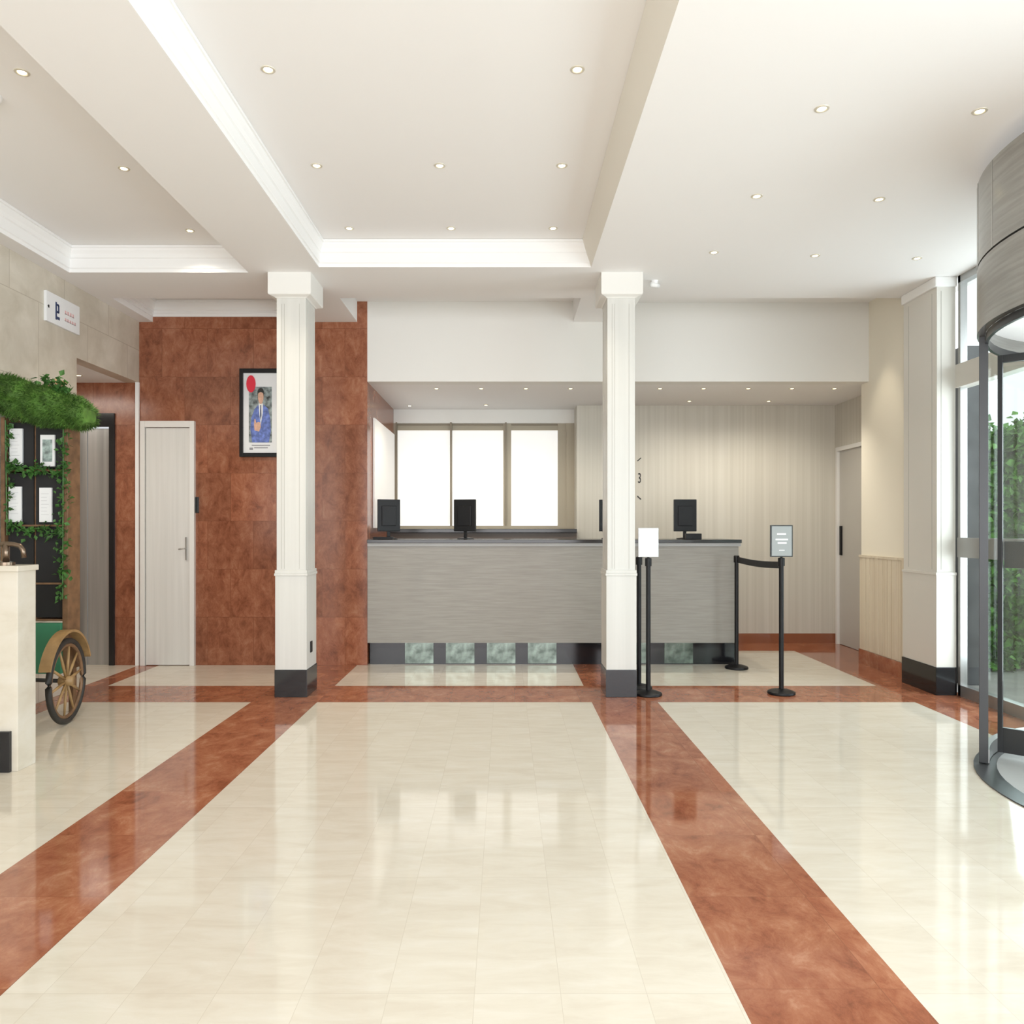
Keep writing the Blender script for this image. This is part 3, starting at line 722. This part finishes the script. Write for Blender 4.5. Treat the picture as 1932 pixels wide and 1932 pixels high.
shell('floor_ring', .98, 1.08, 0, .006, 0, 360, pmat('grey_floor_ring', (.06, .063, .066), .3, .3), rd)
m_ = lathe('entrance_floor', CX, CY, [(0, .0), (.98, .0), (.98, .005), (0, .005)], pmat('drum_floor', (.42, .42, .41), .5), rd, 64)
for a0, a1 in ((58, 148), (213, 302)):
    shell('curved_glass', 1.03, 1.038, .03, 2.12, a0, a1, M_glass, rd)
    shell('glass_sill', 1.01, 1.045, .01, .08, a0, a1, M_alu, rd, 32)
def turned(nm, bl, mt, parent):
    bm = bmesh.new()
    for b_ in bl: add_box(bm, b_, .002)
    me = bpy.data.meshes.new(nm); bm.to_mesh(me); bm.free(); me.materials.append(mt)
    o = bpy.data.objects.new(nm, me); COL.objects.link(o); o.parent = parent; return o
for a in (148, 213, 58, 302, 103):
    o = turned('frame_post', [(1.015, 1.055, -.013, .013, .01, 2.17)], M_dark if a != 103 else M_alu, rd)
    o.rotation_euler.z = math.radians(a)
lathe('centre_shaft', CX, CY, [(.05, .01), (.05, 2.24)], M_alu, rd, 20)
for a in (137, 227, 317, 47):
    w = empty('door_wing', (CX, CY, 0), None, None, None, rd)
    w.rotation_euler.z = math.radians(a)
    turned('stile', [(.06, .09, -.012, .012, .03, 2.1), (.968, .99, -.012, .012, .03, 2.1), (.09, .968, -.012, .012, .03, .16), (.09, .968, -.012, .012, 2.06, 2.1)], M_dark, w)
    turned('push_rail', [(.09, .965, -.035, -.012, .99, 1.13)], M_dark, w)
    turned('pane', [(.09, .965, -.003, .003, .16, 2.04)], M_glass, w)

# ------------------------------------------------------------------ outside
pr = box('stone_pier', (3.52, 3.66, 5.9, 6.2, -.01, 2.6), M_pier, None, .01); tag(pr, 'dark grey stone pier outside the glazing', 'pier')
bm = bmesh.new(); rnd = random.Random(11)
add_box(bm, (3.85, 6.6, 6.60, 7.0, 0, 1.92))
for i in range(7000):
    x = rnd.uniform(3.82, 5.2); f = rnd.random()
    bulge = .14*noise.noise(Vector((x*2.5, 0, 0)))
    if f < .8:
        z = rnd.uniform(0.0, 2.04+bulge); y = 6.56 - abs(rnd.gauss(0, .06)) - .12*noise.noise(Vector((x*4, z*4, 2)))
    else: y = rnd.uniform(6.5, 6.75); z = 1.92+abs(rnd.gauss(0, .09))+bulge
    leaf_bm(bm, (x, y, z), .08, rnd)
h = finish('hedge', bm, M_hedge, (5.3, 6.7, 0)); tag(h, 'dense green leafy hedge outside the glazing', 'hedge')

# ------------------------------------------------------------------ lights
def area(name, loc, rot, sx, sy, power, col=(1, 1, 1)):
    l = bpy.data.lights.new(name, 'AREA'); l.shape = 'RECTANGLE'; l.size = sx; l.size_y = sy; l.energy = power; l.color = col
    o = bpy.data.objects.new(name, l); COL.objects.link(o); o.location = loc; o.rotation_euler = rot
    return o
area('fill_behind_camera', (0, -3.6, 1.5), (math.radians(98), 0, 0), 6.2, 2.6, 235, (.97, .975, 1))  # added fill lamp behind the camera; no glazing stands there
area('daylight_side_glazing', (3.9, .4, 1.4), (0, math.radians(106), 0), 2.6, 5.0, 260, (.86, .93, 1))
area('daylight_side_far', (3.65, 4.95, 1.5), (0, math.radians(98), 0), 2.6, .9, 42, (.88, .94, 1))
area('lobby_lamp', (-4.1, 5.6, 2.45), (0, 0, 0), .8, .8, 18, (1, .94, .85))
def spot(loc, tgt, e, size, col=(1, .88, .68)):
    l = bpy.data.lights.new('downlight_beam', 'SPOT'); l.energy = e; l.spot_size = math.radians(size); l.spot_blend = .7; l.color = col; l.shadow_soft_size = .02
    o = bpy.data.objects.new('downlight_beam', l); COL.objects.link(o); o.location = loc
    o.rotation_euler = (Vector(tgt)-Vector(loc)).to_track_quat('-Z', 'Y').to_euler()
spot((2.8, 6.35, 3.1), (3.18, 6.45, 1.2), 18, 50)
for x in (-1.03, .317): spot((x, 5.08, 3.16), (x, 5.5, 0), 20, 90)
spot((-2.1, 4.23, 3.16), (-2.3, 4.6, 0), 28, 110)
spot((-2.1, 5.12, 3.16), (-2.3, 6.0, 0), 34, 110)
for x in (-.63, .19, 1.82, 2.63): spot((x, 7.05, 2.46), (x, 7.6, 0), 32, 140, (1, .93, .80))

w = bpy.data.worlds.new('sky'); scn.world = w; w.use_nodes = True
bg = w.node_tree.nodes['Background']; bg.inputs[0].default_value = (.93, .96, 1, 1); bg.inputs[1].default_value = 1.5

# ------------------------------------------------------------------ camera
cam = bpy.data.cameras.new('camera'); co = bpy.data.objects.new('camera', cam); COL.objects.link(co)
co.location = (0, 0, 1.2); co.rotation_euler = (math.pi/2, 0, 0)
cam.sensor_width = 36; cam.lens = 27.02; cam.shift_x = .0067; cam.shift_y = .0155; cam.clip_start = .05
scn.camera = co
try:
    scn.view_settings.view_transform = 'Standard'
    scn.view_settings.look = 'None'
except Exception: pass
